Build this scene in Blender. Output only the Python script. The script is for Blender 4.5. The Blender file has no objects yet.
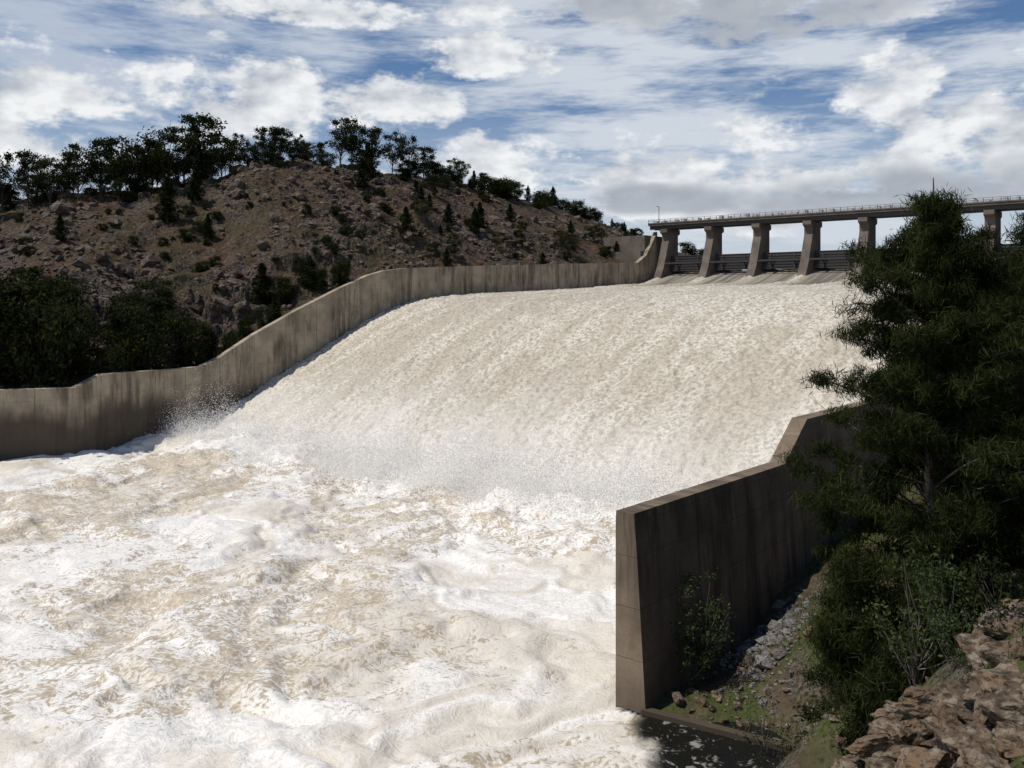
import bpy, math, random, bmesh
import numpy as np
from mathutils import Vector, Matrix
rnd=random.Random(7); rs=np.random.RandomState(11)
scene=bpy.context.scene
F=900.0; HY=300.0
def pix(px,py,Y): return ((px-512)/F*Y, Y, (HY-py)/F*Y)
D=np.array([.65,.76]); D=D/np.linalg.norm(D); Nn=np.array([D[1],-D[0]])
P0=np.array([-47.6,133.0])
def TS(t,s): return (P0[0]+D[0]*t+Nn[0]*s, P0[1]+D[1]*t+Nn[1]*s)
def inv(X,Y):
    dx=X-P0[0]; dy=Y-P0[1]
    return dx*D[0]+dy*D[1], dx*Nn[0]+dy*Nn[1]
# ---------- noise ----------
def _h(i,j,seed):
    a=(i.astype(np.int64)*374761393+j.astype(np.int64)*668265263+seed*974634777)&0xffffffff
    a=((a^(a>>13))*1274126177)&0xffffffff
    a=(a^(a>>16))&0xffffffff
    return a/4294967295.0
def vn(x,y,seed=0):
    x=np.asarray(x,float); y=np.asarray(y,float)
    i=np.floor(x); j=np.floor(y); fx=x-i; fy=y-j
    i=i.astype(np.int64); j=j.astype(np.int64)
    fx=fx*fx*fx*(fx*(fx*6-15)+10); fy=fy*fy*fy*(fy*(fy*6-15)+10)
    a=_h(i,j,seed);b=_h(i+1,j,seed);c=_h(i,j+1,seed);d=_h(i+1,j+1,seed)
    return (a*(1-fx)+b*fx)*(1-fy)+(c*(1-fx)+d*fx)*fy
def fbm(x,y,o=5,seed=0,g=.5):
    s=0;a=1;n=0
    for k in range(o):
        ca,sa=math.cos(k*1.1),math.sin(k*1.1)
        s=s+a*(vn((x*ca-y*sa)*2**k+k*17.3,(x*sa+y*ca)*2**k-k*9.1,seed+k)*2-1); n+=a; a*=g
    return s/n*1.6
def ss(a,b,x):
    t=np.clip((x-a)/(b-a),0,1); return t*t*(3-2*t)
# ---------- mesh helpers ----------
def quad_mesh(name,V,Fq,mats,mi=None,smooth=True,uv=None,attr=None,parent=None):
    me=bpy.data.meshes.new(name)
    V=np.asarray(V,np.float32); Fq=np.asarray(Fq,np.int32)
    me.vertices.add(len(V)); me.vertices.foreach_set('co',V.ravel())
    me.loops.add(Fq.size); me.loops.foreach_set('vertex_index',Fq.ravel())
    me.polygons.add(len(Fq)); me.polygons.foreach_set('loop_start',np.arange(len(Fq),dtype=np.int32)*Fq.shape[1])
    for m in mats: me.materials.append(m)
    if mi is not None: me.polygons.foreach_set('material_index',np.asarray(mi,np.int32))
    me.update(calc_edges=True)
    sm=np.full(len(Fq),smooth) if isinstance(smooth,bool) else smooth
    me.polygons.foreach_set('use_smooth',sm)
    if uv is not None:
        l=me.uv_layers.new(name='UVMap'); l.data.foreach_set('uv',np.asarray(uv,np.float32)[Fq.ravel()].ravel())
    if attr:
        for k,v in attr.items():
            a=me.attributes.new(k,'FLOAT','POINT'); a.data.foreach_set('value',np.asarray(v,np.float32).ravel())
    ob=bpy.data.objects.new(name,me); scene.collection.objects.link(ob)
    if parent: ob.parent=parent
    return ob
def gridF(n,m):
    i=np.arange(n-1)[:,None]; j=np.arange(m-1)[None,:]
    a=(i*m+j).ravel(); return np.stack([a,a+m,a+m+1,a+1],1)
def grid_mesh(name,X,Y,Z,mat,flip=False,**k):
    n,m=X.shape; Fq=gridF(n,m)
    if flip: Fq=Fq[:,::-1]
    return quad_mesh(name,np.stack([X.ravel(),Y.ravel(),Z.ravel()],1),Fq,[mat],**k)
def recalc(ob):
    bm=bmesh.new(); bm.from_mesh(ob.data); bmesh.ops.recalc_face_normals(bm,faces=bm.faces); bm.to_mesh(ob.data); bm.free()
BOXF=[(0,3,2,1),(4,5,6,7),(0,1,5,4),(1,2,6,5),(2,3,7,6),(3,0,4,7)]
class Acc:
    def __init__(s): s.V=[];s.F=[]
    def hexa(s,p):
        b=len(s.V); s.V+=list(p); s.F+=[tuple(b+i for i in f) for f in BOXF]
    def tsbox(s,t0,t1,s0,s1,z0,z1):
        q=[]
        for z in (z0,z1):
            for (t,ss_) in ((t0,s0),(t0,s1),(t1,s1),(t1,s0)):
                x,y=TS(t,ss_); q.append((x,y,z))
        s.hexa(q)
    def make(s,name,mat,parent=None,bevel=0):
        me=bpy.data.meshes.new(name); me.from_pydata([tuple(map(float,v)) for v in s.V],[],s.F); me.materials.append(mat)
        ob=bpy.data.objects.new(name,me); scene.collection.objects.link(ob); recalc(ob)
        if bevel:
            mo=ob.modifiers.new('b','BEVEL'); mo.width=bevel; mo.segments=2
        if parent: ob.parent=parent
        return ob
# ---------- node helpers ----------
class G:
    def __init__(s,nt): s.nt=nt; s.n=nt.nodes; s.l=nt.links; s.dim='3D'
    def set(s,inp,v):
        if isinstance(v,bpy.types.NodeSocket): s.l.new(v,inp)
        elif isinstance(v,tuple) and inp.type=='RGBA' and len(v)==3: inp.default_value=(*v,1)
        else: inp.default_value=v
    def m(s,op,a,b=None,c=None,clamp=False):
        n=s.n.new('ShaderNodeMath'); n.operation=op; n.use_clamp=clamp
        s.set(n.inputs[0],a)
        if b is not None: s.set(n.inputs[1],b)
        if c is not None: s.set(n.inputs[2],c)
        return n.outputs[0]
    def noise(s,vec,scale,detail=6,rough=.55,dist=0,out=0):
        n=s.n.new('ShaderNodeTexNoise'); n.noise_dimensions=s.dim; s.set(n.inputs['Vector'],vec); n.inputs['Scale'].default_value=scale
        n.inputs['Detail'].default_value=min(detail,5); n.inputs['Roughness'].default_value=rough
        return n.outputs[out]
    def vor(s,vec,scale,feat='F1',out='Distance',rand=1):
        n=s.n.new('ShaderNodeTexVoronoi'); n.feature=feat; s.set(n.inputs['Vector'],vec); n.inputs['Scale'].default_value=scale
        n.inputs['Randomness'].default_value=rand
        return n.outputs[out]
    def mapr(s,v,a,b,c=0,d=1,smooth=True):
        n=s.n.new('ShaderNodeMapRange'); n.interpolation_type='SMOOTHSTEP' if smooth else 'LINEAR'
        s.set(n.inputs[0],v); n.inputs[1].default_value=a;n.inputs[2].default_value=b;n.inputs[3].default_value=c;n.inputs[4].default_value=d
        return n.outputs[0]
    def mix(s,f,a,b,blend='MIX'):
        n=s.n.new('ShaderNodeMix'); n.data_type='RGBA'; n.blend_type=blend
        s.set(n.inputs[0],f); s.set(n.inputs[6],a); s.set(n.inputs[7],b); return n.outputs[2]
    def mapping(s,vec,scale=(1,1,1),loc=(0,0,0),rot=(0,0,0)):
        n=s.n.new('ShaderNodeMapping'); s.set(n.inputs[0],vec); n.inputs[1].default_value=loc; n.inputs[2].default_value=rot; n.inputs[3].default_value=scale
        return n.outputs[0]
    def comb(s,x,y,z=0.0):
        n=s.n.new('ShaderNodeCombineXYZ'); s.set(n.inputs[0],x);s.set(n.inputs[1],y);s.set(n.inputs[2],z); return n.outputs[0]
    def sep(s,v):
        n=s.n.new('ShaderNodeSeparateXYZ'); s.set(n.inputs[0],v); return n.outputs
    def vadd(s,a,b,k=1.0):
        n=s.n.new('ShaderNodeVectorMath'); n.operation='MULTIPLY_ADD'; s.set(n.inputs[0],b); n.inputs[1].default_value=(k,k,k); s.set(n.inputs[2],a); return n.outputs[0]
    def bump(s,h,strength=.5,dist=.1,normal=None):
        n=s.n.new('ShaderNodeBump'); s.set(n.inputs['Height'],h); n.inputs['Strength'].default_value=strength; n.inputs['Distance'].default_value=dist
        if normal is not None: s.set(n.inputs['Normal'],normal)
        return n.outputs[0]
def material(name):
    m=bpy.data.materials.new(name); m.use_nodes=True; g=G(m.node_tree)
    b=m.node_tree.nodes['Principled BSDF']; tc=g.n.new('ShaderNodeTexCoord')
    return m,g,b,tc
def attrn(g,name):
    n=g.n.new('ShaderNodeAttribute'); n.attribute_name=name; return n.outputs['Fac']
# ---- concrete
def mk_concrete(name,base=(.30,.26,.205),dark=(.085,.07,.055),uv=True,amt=1.0,wet=False):
    m,g,b,tc=material(name); O=tc.outputs['Object']
    n1=g.noise(O,.35,5,.6); col=g.mix(g.mapr(n1,.35,.65),base,tuple(c*.66 for c in base))
    n2=g.noise(O,6,4,.6); col=g.mix(g.m('MULTIPLY',g.mapr(n2,.4,.7),.35),col,tuple(c*.6 for c in base))
    if uv:
        U=tc.outputs['UV']; sp=g.sep(U)
        st=g.noise(g.mapping(U,(.7,.07,1)),1.0,5,.75)
        st2=g.noise(g.mapping(U,(.12,.08,1),loc=(7,3,0)),1.0,4,.6)
        f=g.m('MULTIPLY',g.mapr(st,.42,.62),g.mapr(st2,.34,.56)); f=g.m('MULTIPLY',f,.9*amt)
        col=g.mix(f,col,dark)
        if wet:
            wl=g.mapr(g.m('ADD',sp[1],g.m('MULTIPLY',g.noise(g.mapping(U,(.11,.05,1)),1.0,5,.6),11.0)),-10.6,-7.0,.88,0)
            col=g.mix(wl,col,(.06,.048,.036))
        j=g.m('PINGPONG',sp[0],3.0); jl=g.mapr(j,.0,.07,1,0)
        h=g.m('PINGPONG',sp[1],1.25); hl=g.mapr(h,.0,.05,.45,0)
        L=g.m('MAXIMUM',jl,hl); col=g.mix(g.m('MULTIPLY',L,.8),col,dark)
        g.set(b.inputs['Normal'],g.bump(g.m('SUBTRACT',g.m('MULTIPLY',n2,.3),L),.5,.05))
    else:
        g.set(b.inputs['Normal'],g.bump(n2,.4,.03))
    g.set(b.inputs['Base Color'],col); b.inputs['Roughness'].default_value=.9; b.inputs['Specular IOR Level'].default_value=.2
    return m
M_con=mk_concrete('concrete_far',(.44,.365,.265),(.085,.068,.05),wet=True,amt=.9)  # base colour brightened to stand in for sunlight missing on this wall
M_con2=mk_concrete('concrete_near',(.23,.175,.125),(.05,.038,.028),amt=.85)  # same concrete, darkened: shade on the right-hand face is put into the colour
M_con3=mk_concrete('concrete_bridge',(.17,.14,.115),uv=False)
m,g,b,tc=material('dark_steel'); g.set(b.inputs['Base Color'],g.mix(g.noise(tc.outputs['Object'],1.5,5),(.03,.03,.03),(.06,.052,.045))); b.inputs['Roughness'].default_value=.6; M_steel=m
m,g,b,tc=material('pale_paint'); g.set(b.inputs['Base Color'],g.mix(g.noise(tc.outputs['Object'],1.5,5),(.6,.6,.58),(.35,.35,.33))); b.inputs['Roughness'].default_value=.5; M_paint=m
# ---- chute water
m,g,b,tc=material('chute_water'); O=tc.outputs['Object']; M_chute=m
n1=g.noise(O,2.1,4,.7)
tone=attrn(g,'tone')
col=g.mix(g.mapr(n1,.37,.60),(.36,.31,.235),(.70,.65,.555))
col=g.mix(g.m('MULTIPLY',tone,.55),col,(.38,.325,.245))
low=attrn(g,'low'); col=g.mix(g.m('MULTIPLY',low,.6),col,(.78,.75,.70))
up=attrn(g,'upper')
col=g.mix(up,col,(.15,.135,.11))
g.set(b.inputs['Base Color'],col); b.inputs['Roughness'].default_value=.6; b.inputs['Specular IOR Level'].default_value=.2
g.set(b.inputs['Normal'],g.bump(n1,.8,.28))
# ---- basin water
m,g,b,tc=material('basin_water'); O=tc.outputs['Object']; M_basin=m
zone=attrn(g,'zone'); midA=attrn(g,'midtone')
w2=g.noise(O,.55,2,.55,out=1); W2=g.vadd(O,w2,1.6)
f1=g.noise(W2,1.0,4,.62); f2=g.noise(W2,4.0,4,.68)
fn=g.m('MULTIPLY_ADD',f1,.6,g.m('MULTIPLY',f2,.4))
rg=g.m('ABSOLUTE',g.m('SUBTRACT',f1,.5))
q=g.m('SUBTRACT',fn,g.m('MULTIPLY',zone,.095))
hole=g.mapr(q,.38,.50,1,0)
string=g.mapr(rg,.004,.035,1,0)
hole=g.m('MULTIPLY',hole,g.m('SUBTRACT',1.0,g.m('MULTIPLY',string,.5)))
deep=g.mix(g.mapr(f2,.36,.62),(.37,.295,.20),(.57,.485,.365))
white=g.mix(g.mapr(f2,.34,.58),(.68,.64,.57),(.85,.825,.775))
white=g.mix(g.m('MULTIPLY',midA,.65),white,(.585,.515,.41))
col=g.mix(g.m('MULTIPLY',hole,.88),white,deep)
calm=attrn(g,'calm')
cf=g.m('MULTIPLY',calm,g.m('SUBTRACT',1.0,g.mapr(fn,.55,.66,0,.35)))
col=g.mix(cf,col,(.010,.010,.008))
g.set(b.inputs['Base Color'],col); g.set(b.inputs['Roughness'],g.mapr(cf,0,1,.5,.10)); b.inputs['Specular IOR Level'].default_value=.25
g.set(b.inputs['Normal'],g.bump(fn,.65,.24))
# ---- hill
def mk_ground(name,soil,soil2,rock,grass,gamt=.5,sc=1.0,rb=0):
    m,g,b,tc=material(name); O=tc.outputs['Object']
    a=g.noise(O,.05*sc,4,.6); c=g.noise(O,.35*sc,5,.7); d=g.noise(O,2.2*sc,4,.7)
    geo=g.n.new('ShaderNodeNewGeometry'); nz=g.sep(geo.outputs['Normal'])[2]
    col=g.mix(g.mapr(c,.38,.62),soil,soil2)
    rk=g.mapr(g.m('ADD',g.m('MULTIPLY',nz,-1.2),g.m('ADD',a,c)),.02-rb,.28-rb)
    rc=g.mix(g.mapr(d,.38,.6),rock,tuple(x*.3 for x in rock))
    col=g.mix(rk,col,rc)
    gr=g.m('MULTIPLY',g.mapr(g.noise(g.mapping(O,loc=(9,9,9)),.09*sc,5,.7),.5-.12*gamt,.62),g.mapr(d,.3,.6,.4,1))
    col=g.mix(g.m('MULTIPLY',gr,gamt*1.3,clamp=True),col,grass)
    col=g.mix(g.mapr(d,.50,.70,0,.7),col,tuple(x*.3 for x in soil))
    g.set(b.inputs['Base Color'],col); b.inputs['Roughness'].default_value=.95; b.inputs['Specular IOR Level'].default_value=.1
    g.set(b.inputs['Normal'],g.bump(c,.9,.8/sc))
    return m
M_hill=mk_ground('hill_soil',(.055,.033,.020),(.110,.066,.041),(.125,.10,.083),(.046,.042,.018),.55,1.0,.05)  # albedo lowered so the colour carries the cloud shadow over the hill
M_bank=mk_ground('bank_soil',(.06,.045,.03),(.10,.075,.05),(.12,.10,.08),(.055,.072,.020),.9,2.0)
M_plain=mk_ground('plain_soil',(.10,.08,.05),(.14,.11,.07),(.2,.17,.14),(.06,.075,.03),.9,.3)
def mk_rock(name,a,b_,c_,sc=1):
    m,g,b,tc=material(name); O=tc.outputs['Object']; geo=g.n.new('ShaderNodeNewGeometry'); r=geo.outputs['Random Per Island']
    col=g.mix(r,a,b_); n=g.noise(O,1.3*sc,5,.7); col=g.mix(g.mapr(n,.45,.62),col,c_)
    n2=g.noise(g.mapping(O,(1,1,3),rot=(.5,.3,0)),2.5*sc,5,.7); col=g.mix(g.mapr(n2,.47,.62,0,.85),col,(.03,.022,.016))
    g.set(b.inputs['Base Color'],col); b.inputs['Roughness'].default_value=.9; b.inputs['Specular IOR Level'].default_value=.2
    g.set(b.inputs['Normal'],g.bump(n,1.0,.3/sc)); return m
M_rub=mk_rock('hill_rock',(.14,.098,.070),(.055,.04,.029),(.165,.14,.12),.8)
M_boul=mk_rock('bank_boulder',(.175,.115,.07),(.085,.06,.04),(.22,.18,.135),1.6)
M_grav=mk_rock('grey_stone',(.26,.25,.235),(.11,.10,.09),(.2,.19,.175),3)
def mk_leaf(name,a,b_,trans=.25,clump=.7):
    m,g,b,tc=material(name); geo=g.n.new('ShaderNodeNewGeometry')
    r=geo.outputs['Random Per Island']; n=g.noise(tc.outputs['Object'],clump,1,.6)
    col=g.mix(g.mapr(g.m('ADD',g.m('MULTIPLY',r,.4),g.m('MULTIPLY',n,1.0)),.45,.95),a,b_)
    df=g.n.new('ShaderNodeBsdfDiffuse'); g.set(df.inputs[0],col); g.n.remove(b)
    t=g.n.new('ShaderNodeBsdfTranslucent'); g.set(t.inputs[0],col); mx=g.n.new('ShaderNodeMixShader'); mx.inputs[0].default_value=trans
    out=g.n['Material Output']; g.l.new(df.outputs[0],mx.inputs[1]); g.l.new(t.outputs[0],mx.inputs[2]); g.l.new(mx.outputs[0],out.inputs[0])
    return m
M_euc=mk_leaf('eucalypt_leaf',(.012,.017,.007),(.045,.052,.019))
M_con_leaf=mk_leaf('conifer_leaf',(.010,.015,.006),(.028,.036,.014),.15)
M_cas=mk_leaf('casuarina_needle',(.011,.016,.006),(.046,.056,.019),.2,.45)
M_sap=mk_leaf('sapling_leaf',(.03,.045,.015),(.085,.105,.045),.3)
m,g,b,tc=material('bark'); g.set(b.inputs['Base Color'],g.mix(g.mapr(g.noise(g.mapping(tc.outputs['Object'],(4,4,.6)),1.5,4),.4,.6),(.06,.048,.038),(.12,.10,.085))); b.inputs['Roughness'].default_value=.9; M_bark=m
# ================= WATER: chute =================
pt=[-12,-4,0,10,20,30,38,45,55,70,95,117,121,126,131,140]; pz=[-25,-22,-20,-14.8,-9.9,-5.2,-1.9,-.1,.9,1.5,2.5,3.4,3.8,5.3,6.7,7.6]
tt=np.arange(-10,139,.25); sv=np.linspace(.02,97.58,370)
T,S=np.meshgrid(tt,sv,indexing='ij')
k=np.ones(25)/25; b1=np.interp(np.arange(-20,150,.32),pt,pz); b1=np.convolve(b1,k,'same'); base=np.interp(T,np.arange(-20,150,.32),b1)
rough=(1-.75*ss(112,122,T))*(.7+.35*ss(70,10,T))
Tw=T+1.2*fbm(T*.2,S*.2,2,88); Sw=S+1.0*fbm(T*.25,S*.25,2,89)
d1=fbm(Tw*.8,Sw*1.5,4,3,.6); d2=fbm(T*.05,S*.16,4,8)
arc=np.clip(.5-np.abs(fbm(Tw*.75,Sw*1.1,4,77,.6)),-.5,.5)
Z=base+rough*(.22*d1+.18*d2+.04*rs.normal(size=T.shape)+.27*arc)
pstart=np.arange(3,104,12.5)
for sp in pstart: Z+=.4*np.exp(-((S-sp)/(.8+.03*(125-T).clip(0)))**2)*ss(85,112,T)
X=P0[0]+D[0]*T+Nn[0]*S; Y=P0[1]+D[1]*T+Nn[1]*S
wake=np.zeros_like(T)
for sp in pstart: wake=np.maximum(wake,np.exp(-((S-sp)/(1.6+.06*(126-T).clip(0)))**2))
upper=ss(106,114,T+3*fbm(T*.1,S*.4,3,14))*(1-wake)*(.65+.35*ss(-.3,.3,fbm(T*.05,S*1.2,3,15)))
tone=ss(-.4,.7,.6*fbm(T*.04,S*.05,3,90)+.7*fbm(T*.025,S*.5,4,91)+.45*fbm(T*.3,S*.6,3,92)+.25*ss(20,90,T))
grid_mesh('spillway_water',X,Y,Z,M_chute,flip=True,attr={'upper':upper,'tone':tone,'low':ss(22,-2,T+4*fbm(T*.1,S*.15,4,12))})
# ================= WATER: basin =================
xs=np.concatenate([np.arange(-150,-76,1.2),np.arange(-76,34,.22)]); ys=np.concatenate([np.arange(-60,32,1.5),np.arange(32,142,.22)])
X,Y=np.meshgrid(xs,ys,indexing='ij'); T,S=inv(X,Y)
turb=np.exp(-((T+1)/13.0)**2)
wx=fbm(X*.08,Y*.08,3,21)*6; wy=fbm(X*.08,Y*.08,3,31)*6
Xw=X+wx+.9*fbm(X*.4,Y*.4,2,33); Yw=Y+wy+.9*fbm(X*.4,Y*.4,2,34)
hb1=fbm(Xw*.10,Yw*.10,3,5)
rid=.4-np.abs(fbm(Xw*.22,Yw*.22,4,16,.5))
h=.85*hb1+.17*fbm(Xw*.5,Yw*.5,4,6,.5)+.38*rid
# boils: smooth upwelling domes
boil=np.zeros_like(X); rb_=np.random.RandomState(77)
for i in range(46):
    bx=rb_.uniform(-70,12); by=rb_.uniform(34,112); r_=rb_.uniform(1.2,3.2)
    w_=((X-bx+.35*wx*.3)**2+((Y-by)*1.1+.25*wy*.3)**2)/(r_*r_); boil=np.maximum(boil,np.exp(-w_**1.5))
jump=turb*(.8*fbm(X*.13,Y*.13,4,9)+.40*fbm(X*.6,Y*.6,4,19)+.5)
inside=ss(98.4,97.4,S)
right=np.where(T>-33.3,1-inside,ss(5.4,6.6,X+.7*fbm(X*.5,Y*.5,3,41)))
amp=1-.93*right
Z=-20+(h*(1-.5*boil)+.45*boil)*amp+jump*inside
Z=Z+ (np.where(S<97.5,1,0))*.6*np.exp(-((T)/5.0)**2)
zone=1.7*fbm(Xw*.05,Yw*.05,3,55)+1.0*fbm(Xw*.16,Yw*.16,3,57)-.4*rid+.20-1.4*turb+1.0*boil*(1-turb)
mid=ss(-.4,.7,fbm(Xw*.18,Yw*.18,4,58)+.5*fbm(Xw*.7,Yw*.7,3,59)-.6*turb)
grid_mesh('basin_water',X,Y,Z,M_basin,attr={'calm':right,'zone':zone,'midtone':mid})
# ================= walls =================
def wall(name,pts,zb,th,batter,side,mat,step=3.0):
    P=[]
    for a,b2 in zip(pts[:-1],pts[1:]):
        d=math.hypot(b2[0]-a[0],b2[1]-a[1]); n=max(1,int(d/step))
        for i in range(n): P.append([a[k]+(b2[k]-a[k])*i/n for k in range(3)])
    P.append(list(pts[-1])); P=np.array(P)
    dl=np.r_[0,np.cumsum(np.hypot(*(P[1:,:2]-P[:-1,:2]).T))]
    tg=np.gradient(P[:,:2],axis=0); tg/=np.linalg.norm(tg,axis=1)[:,None]
    nr=np.stack([-tg[:,1],tg[:,0]],1)*side
    zbv=np.full(len(P),zb)
    f=lambda off,z: np.column_stack([P[:,:2]+nr*off,z])
    sec=[f(0,zbv),f(0,P[:,2]-.5),f(.03,P[:,2]),f(th-.03,P[:,2]),f(th+batter*.15,P[:,2]-2),f(th+batter,zbv)]
    vv=[zbv,P[:,2]-.5,P[:,2],P[:,2]+th,P[:,2]-2,zbv]
    V=np.stack(sec,1); n,m=V.shape[:2]; UV=np.stack([np.stack([dl,v],1) for v in vv],1)
    Fq=gridF(n,m); V2=V.reshape(-1,3); uv2=UV.reshape(-1,2)
    nb=len(V2); e0=V[0]; e1=V[-1]
    eu=np.array([.6,.6,.6,1.8,1.9,2.4])
    V2=np.vstack([V2,e0,e1]); uv2=np.vstack([uv2,np.column_stack([eu,e0[:,2]]),np.column_stack([eu,e1[:,2]])])
    c=[[nb+0,nb+1,nb+4,nb+5],[nb+1,nb+2,nb+3,nb+4],[nb+6,nb+11,nb+10,nb+7],[nb+7,nb+10,nb+9,nb+8]]
    ob=quad_mesh(name,V2,np.vstack([Fq,c]),[mat],smooth=False,uv=uv2); recalc(ob)
    return ob,P
def tsp(t,s,z): x,y=TS(t,s); return (x,y,z)
far=[(-118,70,-10.9),(-72,101.5,-10.9),(-62,109,-10.9),(-55.3,114,-11.1),(-53.5,118,-9.7),(-47.8,132.0,-10.0)]
far+=[tsp(2,0,-9.9),tsp(5,0,-8.7),tsp(11,0,-5.4),tsp(19.7,0,-1.4),tsp(27.9,0,2.0),tsp(34,0,4.3),tsp(38,0,5.3),tsp(43,0,5.9),tsp(69.4,0,7.2),tsp(105,0,8.7),tsp(122,0,9.4),tsp(126,0,11.5),tsp(131,0,17.6)]
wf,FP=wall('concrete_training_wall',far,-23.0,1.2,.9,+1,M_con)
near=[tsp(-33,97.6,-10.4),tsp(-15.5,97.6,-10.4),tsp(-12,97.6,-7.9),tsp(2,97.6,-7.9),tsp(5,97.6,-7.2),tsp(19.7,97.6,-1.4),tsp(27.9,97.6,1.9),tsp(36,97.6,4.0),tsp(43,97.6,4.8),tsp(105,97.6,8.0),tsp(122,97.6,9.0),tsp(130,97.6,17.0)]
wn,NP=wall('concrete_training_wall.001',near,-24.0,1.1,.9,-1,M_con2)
# ================= bridge =================
br=bpy.data.objects.new('spillway_bridge',None); scene.collection.objects.link(br)
A=Acc(); A.tsbox(129.0,135.5,-1.5,118,19.0,19.5); A.make('deck_slab',M_con3,br)
A=Acc()
for t0 in (129.5,131.7,134.0): A.tsbox(t0,t0+.7,-1.3,117,18.1,18.997)
A.make('deck_girders',M_steel,br)
A=Acc(); A.tsbox(128.85,129.1,-1.5,118,19.503,19.75)
for s0 in np.arange(-1.4,117,1.6): A.tsbox(128.9,129.0,s0,s0+.1,19.75,20.55)
for z0 in (20.1,20.5): A.tsbox(128.9,128.98,-1.5,118,z0,z0+.07)
for s0 in np.arange(-1.4,117,1.6): A.tsbox(135.3,135.4,s0,s0+.1,19.503,20.55)
A.tsbox(135.3,135.38,-1.5,118,20.5,20.57)
A.make('railing',M_con3,br)
A=Acc()
piers=list(np.arange(3,100,12.5)) 
for s0 in np.arange(3,110,12.5):
    for o in (-3.6,-1.4,2.2,4.6):
        A.tsbox(130.6,131.8,s0+o,s0+o+rnd.uniform(.5,1.2),19.505,20.3+rnd.uniform(0,.45))
A.make('hoist_housings',M_paint,br)
A=Acc()
for s0 in piers:
    w_=1.0
    prof=[(126.0,-1),(126.0,5.6),(127.6,8.5),(130.0,15.0),(130.0,16.6),(129.0,17.2),(129.0,18.097),(135.6,18.097),(135.6,17.0),(134.6,16.6),(134.6,-1)]
    b0=len(A.V)
    for sd in (-w_,w_):
        for (t,z) in prof: A.V.append(tsp(t,s0+sd,z))
    n=len(prof)
    A.F.append(tuple(b0+i for i in range(n))); A.F.append(tuple(b0+n+i for i in range(n))[::-1])
    for i in range(n): j=(i+1)%n; A.F.append((b0+i,b0+j,b0+n+j,b0+n+i))
A.make('piers',M_con3,br)
A=Acc()
for i in range(len(piers)):
    a=piers[i]+1.05; c=(piers[i+1]-1.05) if i+1<len(piers) else 97.4
    if c-a<2: continue
    for k_ in range(6):
        z0=7.3+k_*.66; t0=130.4+.9*math.sin(k_/5*math.pi*.6)
        A.tsbox(t0,t0+.25,a,c,z0,z0+.64)
        A.tsbox(t0-.12,t0-.002,a,c,z0+.5,z0+.58)
    for o in (.22,.78):
        q=a+(c-a)*o
        A.tsbox(127.9,130.38,q-.2,q+.2,9.0,9.4); A.tsbox(130.1,130.39,q-.15,q+.15,7.35,10.9)
    A.tsbox(127.7,128.1,a,c,9.05,9.45)
A.make('radial_gates',M_steel,br)
A=Acc(); A.tsbox(127,142,-14,-1.3,-2,16.6); A.tsbox(125,127,-13,-1.3,-2,12.5); A.tsbox(126.5,143,98.9,125,-2,17.8)
A.make('abutments',M_con3,br)
A=Acc(); 
for s0 in (1.0,90): 
    A.tsbox(130,130.12,s0,s0+.12,19.5,24.0); A.tsbox(128.8,130.0,s0,s0+.1,23.9,24.0)
A.make('lamp_masts',M_steel,br)
# ================= hill =================
hp=np.array([-420,-200,0,60,130,200,260,340,400,440,500,550,600,640,670,710,760])
hy=np.array([235,215,205,192,184,173,168,168,174,181,192,207,224,241,250,262,278])
hY=np.array([170,180,190,190,193,197,203,215,228,240,262,290,320,335,345,355,365])
hu=(hp-512)/F
wu=FP[:,0]/FP[:,1]; wY=FP[:,1]; wZ=FP[:,2]
keep=(wu<.1645)
fu=np.r_[wu[keep],.17,.2,.28]; fY=np.r_[wY[keep],250,262,280]; fZ=np.r_[wZ[keep],8.,8,6]
fZ=np.where(fZ>9.5,9.0,fZ)-1.3
def hill(u,p):
    y0=np.interp(u,fu,fY)+.55; z0=np.interp(u,fu,fZ); y1=np.interp(u,hu,hY); z1=np.interp(u,hu,(HY-hy)/F*hY)
    Yv=y0+(y1-y0)*p
    Xv=u*Yv
    pw=p+.035*fbm(Xv*.05,Yv*.05,3,71)
    g_=np.interp(pw,[-1,0,.04,.10,.20,.36,.385,.46,.60,.66,.80,1.0,1.15,1.5,2.2,4],[0,0,.0,.05,.20,.37,.43,.445,.60,.70,.86,1,.98,.75,.2,-.6])
    g2=np.interp(p,[0,.3,1.0,1.15,1.5,2.2,4],[0,.42,1,.98,.75,.2,-.6])
    wgt=ss(-.45,-.05,u+.1*fbm(Xv*.03,Yv*.03,3,4))
    gg=g_*(1-.6*wgt)+g2*.6*wgt
    Z=z0+(z1-z0)*gg
    e=ss(0.01,.2,p)*ss(1.25,.95,p)
    sm=.35+.65*ss(-.1,-.25,u)
    rk=ss(-.1,.5,fbm(Xv*.03,Yv*.03,3,70)+.5*ss(.5,.2,p))
    Z+=e*sm*(2.4*fbm(Xv*.04,Yv*.04,4,60)+(1.0+1.8*rk)*(.8-1.6*np.abs(fbm(Xv*.09,Yv*.09,4,61)))+(.4+1.0*rk)*fbm(Xv*.4,Yv*.4,4,62)+(.2+.5*rk)*np.abs(fbm(Xv*1.1,Yv*1.1,3,63)))
    st=3.3; q=(Z+3.5*fbm(Xv*.045,Yv*.045,4,64)+.25*Xv)/st; fr=q-np.floor(q); Z+=e*sm*.8*rk*st*(ss(.3,.75,fr)-fr)
    return Xv,Yv,Z
uu=np.linspace(-1.05,.27,1000); pp=np.r_[np.linspace(0,1.2,380),np.linspace(1.22,4,50)]
U,Pp=np.meshgrid(uu,pp,indexing='ij')
X,Y,Z=hill(U,Pp)
grid_mesh('rocky_hill',X,Y,Z,M_hill,flip=True,smooth=False)
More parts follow.
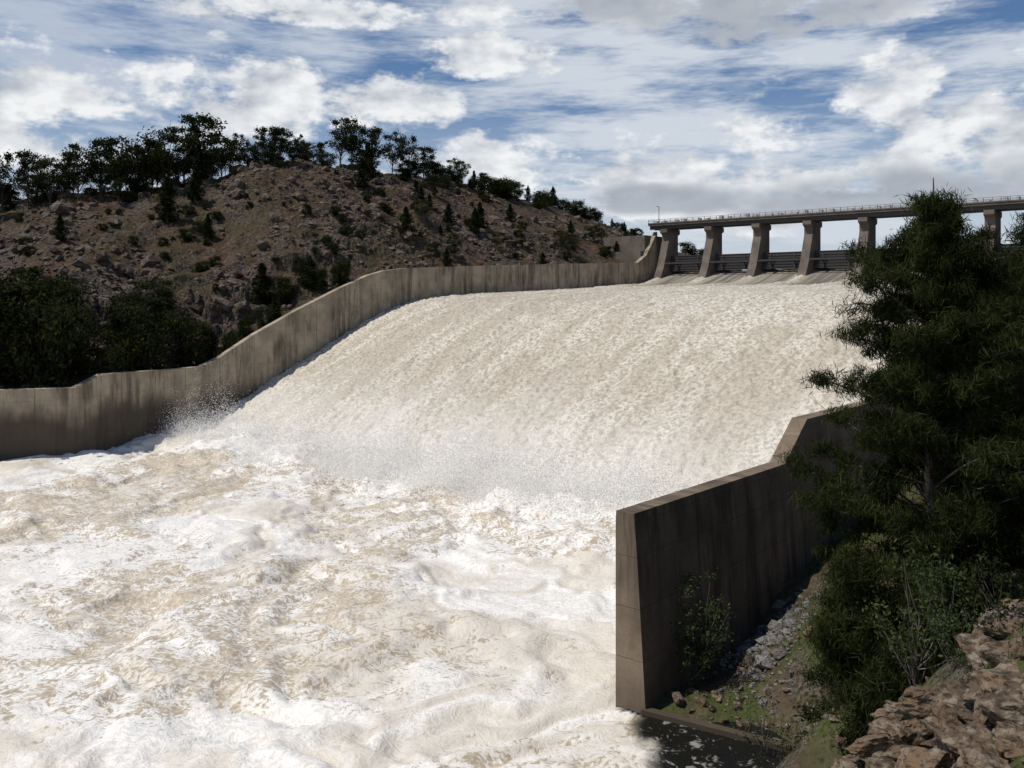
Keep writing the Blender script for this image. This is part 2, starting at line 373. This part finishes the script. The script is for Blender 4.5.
def hill_at(px,p):
    u=np.array([(px-512)/F]); x,y,z=hill(u,np.array([p])); return float(x[0]),float(y[0]),float(z[0])
def ico(sub):
    bm=bmesh.new(); bmesh.ops.create_icosphere(bm,subdivisions=sub,radius=1); V=np.array([v.co[:] for v in bm.verts]); Fc=np.array([[v.index for v in f.verts] for f in bm.faces]); bm.free(); return V,Fc
def rocks(name,places,mat,sub=1,flat=.65,smooth=False,planes=9,jit=.03):
    V0,F0=ico(sub); VV=[];FF=[];b0=0
    for (x,y,z,s) in places:
        V=V0.copy()
        for k_ in range(planes):
            n=rs.normal(size=3); n/=np.linalg.norm(n); dd=rs.uniform(.4,.85); pr=V@n; V=V-np.outer(np.clip(pr-dd,0,None),n)
        sc=np.array([rs.uniform(.7,1.4),rs.uniform(.7,1.3),rs.uniform(.5,.9)*flat/.65])*s
        if sub>=3:
            nz_=fbm(V[:,0]*2.2+x,V[:,1]*2.2+V[:,2]*2.9,4,7); V=V*(1+.16*nz_)[:,None]
            q=V[:,2]*3.2+.5*nz_; V[:,:2]*=(1-.12*(q-np.floor(q)))[:,None]
        V=V*sc; V+=rs.normal(size=V.shape)*s*jit
        a=rs.uniform(0,6.28); ti=rs.uniform(-.6,.6); R=np.array([[math.cos(a),-math.sin(a),0],[math.sin(a),math.cos(a),0],[0,0,1]])@np.array([[1,0,0],[0,math.cos(ti),-math.sin(ti)],[0,math.sin(ti),math.cos(ti)]])
        V=V@R.T+np.array([x,y,z]); VV.append(V); FF.append(F0+b0); b0+=len(V)
    return quad_mesh(name,np.vstack(VV),np.vstack(FF),[mat],smooth=smooth)
N_=7500; px=rs.uniform(-60,640,N_); p=rs.uniform(.02,1.0,N_); d=vn(px*.017,p*5,90)*.6+vn(px*.05,p*14,91)*.4
kp=rs.rand(N_)<(d-.35)*4; hx,hyy,hz=hill((px[kp]-512)/F,p[kp]); sz=np.minimum(2.4,.22+rs.exponential(.36,len(hx)))
rocks('hill_rock_rubble',list(zip(hx,hyy,hz,sz)),M_rub,1)
# ================= right bank =================
cp=[(*pix(615,705,44.4)[:2],-21.2),(6.5,42,-20.8),(12,38,-20.8),(7,44.6,-19.9),(13.5,40.2,-19.5),pix(720,640,53.5),pix(775,575,60),pix(830,530,68),
 pix(770,640,48),pix(820,735,36.5),pix(850,700,34),pix(870,735,27.5),pix(900,705,25),pix(1024,655,20),pix(955,690,22.5),pix(890,690,36),pix(1010,600,40),pix(860,600,44),
 (24,28,-11),(40,40,-8),(40,60,-8),(33,72,-12),(60,80,0),(70,100,4),(90,120,10),(115,165,18),(120,200,19),(150,100,22),(130,40,14),(80,20,4),(60,-20,2),
 (3,-1,-1.9),(0,-3,-1.7),(2,2,-2.6),(5,6,-4.5),(9,11,-6.4),(0,10,-10),(4,16,-10.5),(0,20,-17),(-5,10,-13),(-10,0,-15),(-20,0,-21.5),(2,30,-21.3),(8,30,-19.8),(10,24,-15),(-10,22,-22),(-40,0,-23),(-40,40,-24),(-60,-40,-23),(0,-30,-1),(-25,-40,-12),(14,33,-18.2),(-30,100,-26),(0,90,-26)]
cp=np.array([list(c) for c in cp],float)
def U_(r): return np.where(r>0,r*r*np.log(r+1e-9),0)
K=U_(np.hypot(cp[:,None,0]-cp[None,:,0],cp[:,None,1]-cp[None,:,1])); n=len(cp)
Am=np.zeros((n+3,n+3)); Am[:n,:n]=K+np.eye(n)*2.0; Am[:n,n]=1;Am[:n,n+1:]=cp[:,:2];Am[n,:n]=1;Am[n+1:,:n]=cp[:,:2].T
wt=np.linalg.solve(Am,np.r_[cp[:,2],0,0,0]); NB=n
def bank(X,Y):
    Z=wt[NB]+wt[NB+1]*X+wt[NB+2]*Y
    for i in range(NB): Z=Z+wt[i]*U_(np.hypot(X-cp[i,0],Y-cp[i,1]))
    cam=1-.95*np.exp(-(X**2+Y**2)/60)
    return Z+cam*(.35*fbm(X*.25,Y*.25,4,100)+.14*fbm(X*1.2,Y*1.2,4,101))
svals=np.r_[np.linspace(-40,97.95,150),np.linspace(98.25,150,210),152*1.05**np.arange(0,22)]
tv=np.r_[np.linspace(-190,-110,50),np.arange(-109.5,0,.45),np.arange(0,200,1.5)]
T,S=np.meshgrid(tv,svals,indexing='ij'); X=P0[0]+D[0]*T+Nn[0]*S; Y=P0[1]+D[1]*T+Nn[1]*S
Z=bank(X,Y); Z=np.where((T>-33.1)&(S<98.1),-26,Z); Z=np.clip(Z,-26,45)
wt_top=np.interp(T,[-33,0,43,105,130],[-14,-9.5,3.6,6.8,14]); nearw=(S>98.1)&(S<112)&(T>0); Z=np.where(nearw,np.minimum(Z,wt_top+(S-98.1)*.25),Z)
grid_mesh('river_bank',X,Y,Z,M_bank,flip=True)
bk=lambda x,y: float(bank(np.array([x]),np.array([y]))[0])
quad_mesh('ground',np.array([[-4000,-4000,-27],[4000,-4000,-27],[4000,4000,-27],[-4000,4000,-27]]),np.array([[0,1,2,3]]),[M_plain],smooth=False)
a=[tsp(134.7,-1,10.6),tsp(134.7,98,10.6),tsp(600,400,10.6),tsp(600,-40,10.6)]
m,g,b,tc=material('lake_water'); g.set(b.inputs['Base Color'],g.mix(g.noise(tc.outputs['Object'],.02,4),(.05,.05,.04),(.08,.075,.055))); b.inputs['Roughness'].default_value=.15
g.set(b.inputs['Normal'],g.bump(g.noise(tc.outputs['Object'],.8,4),.3,.1))
quad_mesh('reservoir_water',np.array(a),np.array([[0,1,2,3]]),[m],smooth=False)
A=Acc(); q=[]
for z in (-21,-19.72):
    for (x,y) in ((6.2,43.4),(15,38.0),(15.25,38.35),(6.45,43.75)): q.append((x,y,z))
A.hexa(q); A.make('concrete_sill',M_con2,bevel=.04)
N_=2500; px=rs.normal(768,24,N_); py=rs.normal(632,32,N_); Yv=48+(640-py)*.10; x=(px-512)/F*Yv; z=bank(x,Yv); t_,s_=inv(x,Yv)
kp=(py<730)&(py>575)&~((s_<99.8)&(t_>-33.2)); sz=.05+rs.exponential(.085,N_)
rocks('grey_rubble',list(zip(x[kp],Yv[kp],z[kp]+.02,sz[kp]))[:800],M_grav,1)
N_=480; x=rs.uniform(6.5,24,N_); y=rs.uniform(34,46,N_); z=bank(x,y); t_,s_=inv(x,y); kp=~((s_<99.8)&(t_>-33.2))&(z>-20.1); sz=.06+rs.exponential(.12,N_)
rocks('bank_stones',list(zip(x[kp],y[kp],z[kp],sz[kp])),M_boul,1)
pl=[]
for (px,py,Yv,s) in [(1010,672,20,1.2),(962,694,21,.9),(1030,704,18,1.1),(915,728,22,.8),(980,738,18,.9),(870,738,25,.7),(885,760,22,.7),(940,762,18.5,.8),(1010,765,16,.8),(850,762,25.5,.6),(1040,660,21,1.1),(900,704,25,.5),(1000,712,18.5,.8),(930,702,23,.7),(840,740,28,.4),(955,722,20,.7),(1000,688,19.5,.8),(975,708,20,.7),(905,748,21,.6),(1020,732,17,.8)]:
    x,y,_=pix(px,py,Yv); pl.append((x,y,_-.25*s,s))
for i in range(60):
    px=rs.uniform(830,1090); Yv=rs.uniform(15,27); x=(px-512)/F*Yv; z=bk(x,Yv); pl.append((x,Yv,z,.3+rs.exponential(.18)))
rocks('rock_outcrop',pl,M_boul,4,smooth=False,planes=16,jit=.004)
N_=700; px=rs.uniform(815,1090,N_); Yv=rs.uniform(14,32,N_); x=(px-512)/F*Yv; z=bank(x,Yv); sz=.04+rs.exponential(.09,N_)
rocks('loose_stones',list(zip(x,Yv,z+.03,sz)),M_boul,1,jit=.01)
# ================= trees =================
def tube(path,rad,k=6):
    path=np.array(path,float); n=len(path); tg=np.gradient(path,axis=0); tg/=np.linalg.norm(tg,axis=1)[:,None]+1e-9
    ref=np.array([.3,.9,.1]) if abs(tg[0,2])>.6 else np.array([0,0,1.0])
    a=np.cross(tg,ref); a/=np.linalg.norm(a,axis=1)[:,None]+1e-9; b=np.cross(tg,a)
    an=np.arange(k)/k*2*math.pi
    V=path[:,None]+(a[:,None]*np.cos(an)[None,:,None]+b[:,None]*np.sin(an)[None,:,None])*np.array(rad)[:,None,None]
    i=np.arange(n-1)[:,None]; j=np.arange(k)[None,:]; j2=(j+1)%k
    Fq=np.stack([i*k+j+0*j2,i*k+j2,(i+1)*k+j2,(i+1)*k+j],-1).reshape(-1,4)
    return V.reshape(-1,3),Fq
def leaves(C,size,asp=.4,down=0.0,r=rs):
    n=len(C); a=r.normal(size=(n,3)); a[:,2]-=down*1.5; a/=np.linalg.norm(a,axis=1)[:,None]
    b=np.cross(a,r.normal(size=(n,3))); b/=np.linalg.norm(b,axis=1)[:,None]+1e-9
    L=size*r.uniform(.6,1.3,(n,1)); a=a*L; b=b*L*asp
    V=np.stack([C-a,C+b*1.0,C+a,C-b*1.0],1).reshape(-1,3)
    return V,np.arange(n*4).reshape(-1,4)
class TreeB:
    def __init__(s): s.V=[];s.F=[];s.M=[];s.n=0
    def add(s,VF,mi):
        V,Fq=VF; s.V.append(V); s.F.append(Fq+s.n); s.M.append(np.full(len(Fq),mi)); s.n+=len(V)
    def obj(s,name,leafmat):
        M=np.concatenate(s.M); return quad_mesh(name,np.vstack(s.V),np.vstack(s.F),[M_bark,leafmat],mi=M,smooth=(M==0))
def bez(a,b,c,n=7):
    t=np.linspace(0,1,n)[:,None]; return (1-t)**2*a+2*t*(1-t)*b+t*t*c
def euc(name,H,R,nclump,nleaf,size,leafmat,r,low=.4,flat=.6,trunkr=.018):
    B=TreeB(); lean=r.normal(size=2)*.06*H
    top=np.array([lean[0],lean[1],H*.62]); base=np.zeros(3); base[2]=-.4
    tr=bez(base,np.array([lean[0]*.1,lean[1]*.1,H*.3]),top,9); B.add(tube(tr,np.linspace(H*trunkr,H*trunkr*.45,9)),0)
    for i in range(nclump):
        q=r.uniform(low,1); az=r.uniform(0,6.28); rr=R*math.sqrt(r.uniform(.05,1))*math.sin(math.pi*min(1,.15+(q-low)/(1.001-low)*.75))**.6
        e=np.array([top[0]*q+rr*math.cos(az),top[1]*q+rr*math.sin(az),H*q*r.uniform(.93,1.0)])
        k_=int(r.uniform(.35,.95)*8*min(1,q+.1)); s0=tr[min(k_,8)]
        if s0[2]>e[2]: s0=tr[3]
        mid=(s0+e)/2+np.array([0,0,-.04*H]); mid[:2]=s0[:2]+(e[:2]-s0[:2])*.65
        B.add(tube(bez(s0,mid,e,6),np.linspace(H*.006,H*.0015,6),4),0)
        cr=R*r.uniform(.16,.34); nn=int(nleaf*r.uniform(.6,1.3))
        C=r.normal(size=(nn,3))*np.array([cr,cr,cr*flat])*.62+e
        B.add(leaves(C,size,.45,.2,r),1)
    return B.obj(name,leafmat)
def inst(src,name,loc,sc,rot):
    o=bpy.data.objects.new(name,src.data); scene.collection.objects.link(o); o.location=loc; o.scale=sc; o.rotation_euler=(0,0,rot); return o
srcs=[euc('eucalyptus_tree',10,rad,nc,nl,.24,M_euc,np.random.RandomState(s),low,fl) for (rad,nc,nl,s,low,fl) in
      [(3.8,32,100,1,.40,.6),(3.2,26,100,2,.42,.65),(4.4,38,95,3,.36,.6),(2.8,24,100,4,.35,.8),(3.8,24,90,5,.45,.6)]]
bush=[euc('shrub',5,2.6,34,110,.2,M_euc,np.random.RandomState(s),.08,.9,.012) for s in (11,12,13)]
def cyp(name,r,H=8,R=1.5,n=2600,size=.2):
    B=TreeB(); B.add(tube([(0,0,-.3),(0,0,H*.5),(0,0,H*.97)],[.14,.09,.02],5),0)
    q=r.uniform(.06,1,n); ang=r.uniform(0,6.28,n); lump=.65+.5*np.sin(q*17+ang*2+r.uniform(0,6))*r.uniform(.3,1,n)
    rr=R*np.minimum(1,(1-q)*1.6)**.7*np.sqrt(r.uniform(0.1,1,n))*lump
    C=np.column_stack([rr*np.cos(ang),rr*np.sin(ang),q*H]); B.add(leaves(C,size,.4,-.5,r),1)
    return B.obj(name,M_con_leaf)
cyps=[cyp('cypress_tree',np.random.RandomState(s)) for s in (21,22)]
used=set()
def place(kind,lst,i,px,p,h,base_h,wide=1.0):
    x,y,z=hill_at(px,p); s=h/base_h; o=lst[i%len(lst)]; loc=(x,y,z-.15)
    key=o.name
    sc=(s*wide,s*wide*rnd.uniform(.9,1.1),s)
    if key not in used:
        used.add(key); o.location=loc;o.scale=sc;o.rotation_euler=(0,0,rnd.uniform(0,6.28)); return
    inst(o,kind,loc,sc,rnd.uniform(0,6.28))
ridge=[(-40,150),(2,152),(28,150),(50,158),(78,142),(100,138),(118,136),(132,148),(152,140),(170,130),(184,126),(205,114),(222,134),(240,133),(262,127),(280,128),(300,134),(322,142),(340,118),(352,118),(372,128),(392,132),(410,136),(428,146),(452,158),(462,160)]
for i,(px,py) in enumerate(ridge):
    p=rnd.uniform(.93,1.03); x,y,z=hill_at(px,p); h=(HY-py)/F*y-z
    place('eucalyptus_tree',srcs,i*3+i//3,px,p,max(5,h),10,rnd.uniform(.85,1.15))
for i in range(40):
    px=rnd.uniform(-60,455); p=rnd.uniform(.88,1.14); place('eucalyptus_tree',srcs,i,px,p,rnd.uniform(4.5,9.0),10,rnd.uniform(.9,1.4))
for i in range(32):
    place('shrub',bush,i,rnd.uniform(-60,470),rnd.uniform(.9,1.06),rnd.uniform(1.5,4),5,1.4)
for i,(px,py) in enumerate([(474,170),(482,172),(492,180),(503,180),(520,183),(528,185),(553,186),(566,203),(575,206),(584,208),(597,212),(612,218),(622,222),(640,228),(654,232)]):
    p=1.0; x,y,z=hill_at(px,p); h=max(3.5,(HY-py)/F*y-z)
    if i%3==1: place('eucalyptus_tree',srcs,i,px,p,h,10,1.1)
    else: place('cypress_tree',cyps,i,px,p,h,8,1.5)
for i in range(36):
    place('shrub',bush,i,rnd.uniform(430,720),rnd.uniform(.9,1.05),rnd.uniform(2.5,5),5,1.3)
for i,(px,p,h) in enumerate([(-40,.10,13),(5,.08,12),(40,.06,11),(30,.16,12),(70,.10,9),(-10,.2,10),(125,.1,9),(150,.06,8),(175,.10,8),(135,.18,8),(205,.12,6),(110,.04,6),(60,.25,7),(230,.05,5),(195,.05,5),(160,.2,7),(320,.08,4),(300,.15,4),(340,.06,4),(245,.10,5),(265,.06,4),(285,.12,5)]):
    if i%3==0: place('eucalyptus_tree',srcs,i,px,p,h*1.05,10,1.3)
    place('shrub',bush,i,px,p,h*(.8 if i%2 else 1),5,rnd.uniform(.65,.9))
for i in range(200):
    px=rnd.uniform(-40,640); p=rnd.uniform(.05,.98); 
    if float(vn(px*.02,p*4,300))<.42: continue
    place('shrub',bush,i,px,p,rnd.uniform(.6,2.4),5,rnd.uniform(.9,1.6))
for i,(px,p,h) in enumerate([(167,.72,9),(262,.2,8),(368,.8,9),(362,.7,7),(480,.35,7),(406,.25,6),(310,.1,6),(195,.8,7),(208,.6,5),(275,.06,5),(510,.4,5),(475,.3,6),(60,.6,5)]):
    place('cypress_tree',cyps,i,px,p,h,8,1.7)
for i in range(36):
    px=rnd.uniform(400,640); p=rnd.uniform(.05,1)
    (place('cypress_tree',cyps,i,px,p,rnd.uniform(2,4.5),8,2.0) if i%2 else place('eucalyptus_tree',srcs,i,px,p,rnd.uniform(3,5.5),10,1.2))
# casuarina
def casu(name,H,prof,loc,r,nb=150,ncl=7,nst=95,leafmat=M_cas,length=.22,wd=.075,sig=.30):
    B=TreeB(); tp=[(0,0,-.5),(.1,.05,H*.25),(-.1,.1,H*.5),(.15,0,H*.75),(.05,0,H*.98)]
    B.add(tube(tp,[.3,.24,.17,.09,.02],8),0)
    tz=np.array([q[2] for q in tp]); tx=np.array([q[0] for q in tp]); ty=np.array([q[1] for q in tp])
    ph=r.uniform(0,6.28)
    for i in range(nb):
        q=(i+r.uniform(0,1))/nb; q=.03+.96*q; z=q*H; az=i*2.4+r.uniform(-.5,.5)
        R=np.interp(q,[c[0] for c in prof],[c[1] for c in prof])*r.uniform(.5,1.08)*(1+.25*math.sin(q*23+az*2+ph))
        s0=np.array([np.interp(z*.93,tz,tx),np.interp(z*.93,tz,ty),z*.93]); 
        rise=R*r.uniform(.15,.75)
        e=s0+np.array([R*math.cos(az),R*math.sin(az),rise]); 
        if e[2]>H: e[2]=H
        md=s0+np.array([R*.5*math.cos(az),R*.5*math.sin(az),rise*.75]); pa=bez(s0,md,e,8)
        B.add(tube(pa,np.linspace(.012*R+.012,.006,8),4),0)
        nc=max(3,int(ncl*(.4+R/4)))
        for c in range(nc):
            f=r.uniform(.25,1.02)**.8; f=min(f,1); ctr=pa[min(7,int(f*7.99))]+r.normal(size=3)*np.array([.3,.3,.18])*(.3+R*.10)
            nn=int(nst*r.uniform(.5,1.4)); C=r.normal(size=(nn,3))*sig*np.array([1,1,.7])*r.uniform(.6,1.3)+ctr
            B.add(leaves(C,length,wd,.7,r),1)
    o=B.obj(name,leafmat); o.location=loc; return o
profA=[(0,3.6),(.1,4.5),(.28,4.9),(.42,4.2),(.5,3.6),(.60,3.6),(.70,3.3),(.78,2.7),(.86,2.0),(.92,1.5),(.97,1.0),(1,.7)]
x=pix(932,0,36)[0]; z=bk(x,36); casu('casuarina_tree',5.3-z,profA,(x,36,z),np.random.RandomState(31),215,8,115,sig=.25)
x=pix(1045,0,41)[0]; z=bk(x,41); casu('casuarina_tree',4.6-z,profA,(x,41,z),np.random.RandomState(32),155,8,95,sig=.26)
x=pix(985,0,47)[0]; z=bk(x,47); casu('casuarina_tree',1.6-z,profA,(x,47,z),np.random.RandomState(33),105,7,80)
x=pix(850,0,40)[0]; z=bk(x,40); casu('casuarina_tree',6.0,[(0,2.0),(.4,1.8),(.8,1),(1,.3)],(x,40,z),np.random.RandomState(34),60,6,90)
x=pix(900,0,33)[0]; z=bk(x,33); casu('casuarina_tree',4.5,[(0,2.2),(.4,2.0),(.8,1.2),(1,.3)],(x,33,z),np.random.RandomState(35),60,6,90)
def sap(px,Y,H,R,n,nl,seed,mat=M_sap,size=.11,low=.25):
    x=pix(px,0,Y)[0]; z=bk(x,Y); o=euc('sapling',H,R,n,nl,size,mat,np.random.RandomState(seed),low,.9,.008); o.location=(x,Y,z); return o
sap(700,45.5,5.6,1.6,38,55,41,M_sap,.085); sap(690,44.8,2.8,1.0,18,34,42,M_sap,.085)
sap(915,27,4.6,1.3,24,70,43,M_sap,.075); sap(950,26,3.0,.9,14,50,44,M_sap,.075)
sap(765,39.5,3.6,1.0,18,10,45,M_sap,.07); sap(745,41,2.5,.8,12,12,46,M_sap,.07); sap(830,38,3,1.2,20,70,47,M_euc,.09)
sap(1000,23,2.0,1.0,14,60,48,M_euc,.07); sap(800,37.5,1.6,.9,12,40,49,M_euc,.07); sap(960,24,1.6,.8,10,50,50,M_sap,.06)
n_=34000; gx=rs.uniform(6,32,n_); gy=rs.uniform(20,64,n_); T_,S_=inv(gx,gy); zz=bank(gx,gy)
den=fbm(gx*.3,gy*.3,3,200)
kp=((S_>99.8)|(T_<-33.5))&(zz>-19.6)&(den>-.15); gx,gy,zz=gx[kp],gy[kp],zz[kp]; nn=len(gx)
h_=rs.uniform(.12,.42,nn); a=rs.uniform(0,6.28,nn); wv=.018
tip=np.column_stack([gx+rs.normal(size=nn)*.12,gy+rs.normal(size=nn)*.12,zz+h_])
b0=np.column_stack([gx-wv*np.cos(a),gy-wv*np.sin(a),zz-.03]); b1_=np.column_stack([gx+wv*np.cos(a),gy+wv*np.sin(a),zz-.03])
V=np.stack([b0,b1_,tip],1).reshape(-1,3)
M_grass=mk_leaf('grass_blade',(.03,.045,.012),(.10,.105,.04))
quad_mesh('grass',V,np.arange(nn*3).reshape(-1,3),[M_grass],smooth=False)
# ================= spray droplets =================
m=bpy.data.materials.new('spray_droplets'); m.use_nodes=True; g=G(m.node_tree); g.n.remove(g.n['Principled BSDF'])
df=g.n.new('ShaderNodeBsdfDiffuse'); df.inputs[0].default_value=(.92,.91,.885,1); t=g.n.new('ShaderNodeBsdfTranslucent'); t.inputs[0].default_value=(.92,.91,.885,1); mx=g.n.new('ShaderNodeMixShader')
g.l.new(df.outputs[0],mx.inputs[1]); g.l.new(t.outputs[0],mx.inputs[2]); g.l.new(mx.outputs[0],g.n['Material Output'].inputs[0])
rm=np.random.RandomState(5); CC=[]
for i in range(230):
    s=rm.uniform(.8,96.8); t=rm.normal()*2.6-1.8; t=min(max(t,-9),5)
    R=rm.uniform(1.0,3.4); rz=rm.uniform(.3,1.3)*(1.7 if rm.rand()<.3 else 1)*(1.3 if (s<14 or 38<s<80) else 1)
    n_=int(1600*R/2.4); q=rm.normal(size=(n_,3))*np.array([R*.6,R*.6,rz]); q[:,2]=np.abs(q[:,2])**1.1
    tt_=t+q[:,0]-.25*q[:,2]; ss_=s+q[:,1]; base=np.interp(tt_,pt,pz); base=np.maximum(base,-19.7)
    k_=(ss_>.1)&(ss_<97.4); x=P0[0]+D[0]*tt_+Nn[0]*ss_; y=P0[1]+D[1]*tt_+Nn[1]*ss_
    CC.append(np.column_stack([x,y,base+.1+q[:,2]])[k_])
CC=np.vstack(CC); n_=len(CC)
a=rm.normal(size=(n_,3)); a/=np.linalg.norm(a,axis=1)[:,None]; b2=np.cross(a,rm.normal(size=(n_,3))); b2/=np.linalg.norm(b2,axis=1)[:,None]
L=.058*rm.uniform(.6,1.4,(n_,1)); V=np.stack([CC+a*L,CC-a*L*.5+b2*L*.87,CC-a*L*.5-b2*L*.87],1).reshape(-1,3)
quad_mesh('water_spray',V,np.arange(n_*3).reshape(-1,3),[m],smooth=False)
# ================= world =================
SUN=Vector((-.60,-.16,1.10)).normalized()
el_s=math.asin(SUN.z); az_s=math.atan2(SUN.x,SUN.y)
wd=bpy.data.worlds.new("World"); scene.world=wd; wd.use_nodes=True; g=G(wd.node_tree); g.dim='2D'; bg=g.n['Background']
try: wd.cycles.sampling_method='NONE'
except Exception as e: print(e)
sky=g.n.new('ShaderNodeTexSky'); sky.sky_type='NISHITA'; sky.sun_disc=False; sky.sun_elevation=el_s; sky.sun_rotation=az_s; sky.air_density=1.0; sky.dust_density=.6; sky.ozone_density=1.5
tc=g.n.new('ShaderNodeTexCoord'); sp=g.sep(tc.outputs['Generated'])
hyp=g.m('SQRT',g.m('ADD',g.m('MULTIPLY',sp[0],sp[0]),g.m('MULTIPLY',sp[1],sp[1])))
az=g.m('ARCTAN2',sp[0],sp[1]); el=g.m('DIVIDE',sp[2],g.m('MAXIMUM',hyp,.01))
def blobs(L):
    r=None
    for (px,py,rx,ry) in L:
        a0=math.atan((px-512)/F); e0=(HY-py)/F*math.cos(a0)
        dx=g.m('MULTIPLY_ADD',az,F/rx,-a0*F/rx); dy=g.m('MULTIPLY_ADD',el,F/ry,-e0*F/ry)
        q=g.m('SUBTRACT',1.0,g.m('MULTIPLY_ADD',dx,dx,g.m('MULTIPLY',dy,dy)))
        r=q if r is None else g.m('MAXIMUM',r,q)
    return g.m('MAXIMUM',r,-1.5)
P=g.comb(az,g.m('MULTIPLY',el,1.8),0.0)
nA=g.noise(P,9,5,.62); nB=g.noise(g.mapping(P,loc=(.012,-.022,0)),9,3,.62)
white=blobs([(100,96,190,30),(300,98,130,36),(270,8,150,14),(490,56,75,20),(700,8,180,28),(895,95,45,40),(985,112,40,22),(960,160,130,40),(660,180,290,42),(1100,120,140,60),(-120,120,160,60)])
dW=g.mapr(g.m('ADD',g.m('MULTIPLY',white,.34),g.m('MULTIPLY',g.m('SUBTRACT',nA,.5),2.6)),-.16,.28)
C=g.mapping(P,(1.4,4.0,1),loc=(2,3,0),rot=(0,0,.25)); nc=g.noise(C,3.4,5,.66); nc2=g.noise(g.mapping(P,loc=(4,1,0)),3.0,3,.55)
cir=g.mapr(g.m('ADD',g.m('MULTIPLY',nc,.65),g.m('MULTIPLY',nc2,.5)),.45,.69)
azr=g.mapr(az,-.45,.15,.66,.95); cir=g.m('MULTIPLY',cir,azr)
haze=g.mapr(el,.0,.26,.85,.0)
cir=g.m('MAXIMUM',cir,haze)
hi=g.mapr(el,.36,.6,1.0,.03)
shade=g.m('ADD',g.m('MULTIPLY',g.m('SUBTRACT',nA,nB),3.0),.62,clamp=True)
grey=blobs([(740,10,150,40),(600,0,80,30),(920,198,160,32),(640,200,130,16)])
gf=g.mapr(g.m('ADD',grey,g.m('MULTIPLY',g.m('SUBTRACT',nA,.5),3.0)),-.3,1.0)
cc=g.mix(shade,(4.7,5.1,5.7),(8.8,8.95,9.1)); cc=g.mix(g.m('MULTIPLY',gf,.8),cc,(3.4,3.8,4.4))
skc=g.mix(1.0,sky.outputs[0],(.53,.66,.83),'MULTIPLY')
col=g.mix(g.m('MULTIPLY',cir,hi),skc,(6.4,6.9,7.6)); col=g.mix(g.m('MULTIPLY',dW,hi),col,cc)
g.l.new(col,bg.inputs[0]); bg.inputs[1].default_value=.1
sun=bpy.data.lights.new('sun','SUN'); sun.energy=3.8; sun.angle=math.radians(.6); sun.color=(1,.95,.87)
so=bpy.data.objects.new('sun',sun); scene.collection.objects.link(so); so.rotation_euler=SUN.to_track_quat('Z','Y').to_euler()
cam=bpy.data.cameras.new('camera'); co=bpy.data.objects.new('camera',cam); scene.collection.objects.link(co)
co.location=(0,0,0); co.rotation_euler=(math.radians(90),0,0); cam.sensor_width=36; cam.lens=36*F/1024; cam.shift_y=-(384-HY)/1024; cam.clip_start=.1; cam.clip_end=9000
scene.camera=co
scene.view_settings.view_transform='Standard'; scene.view_settings.look='None'; scene.view_settings.exposure=0
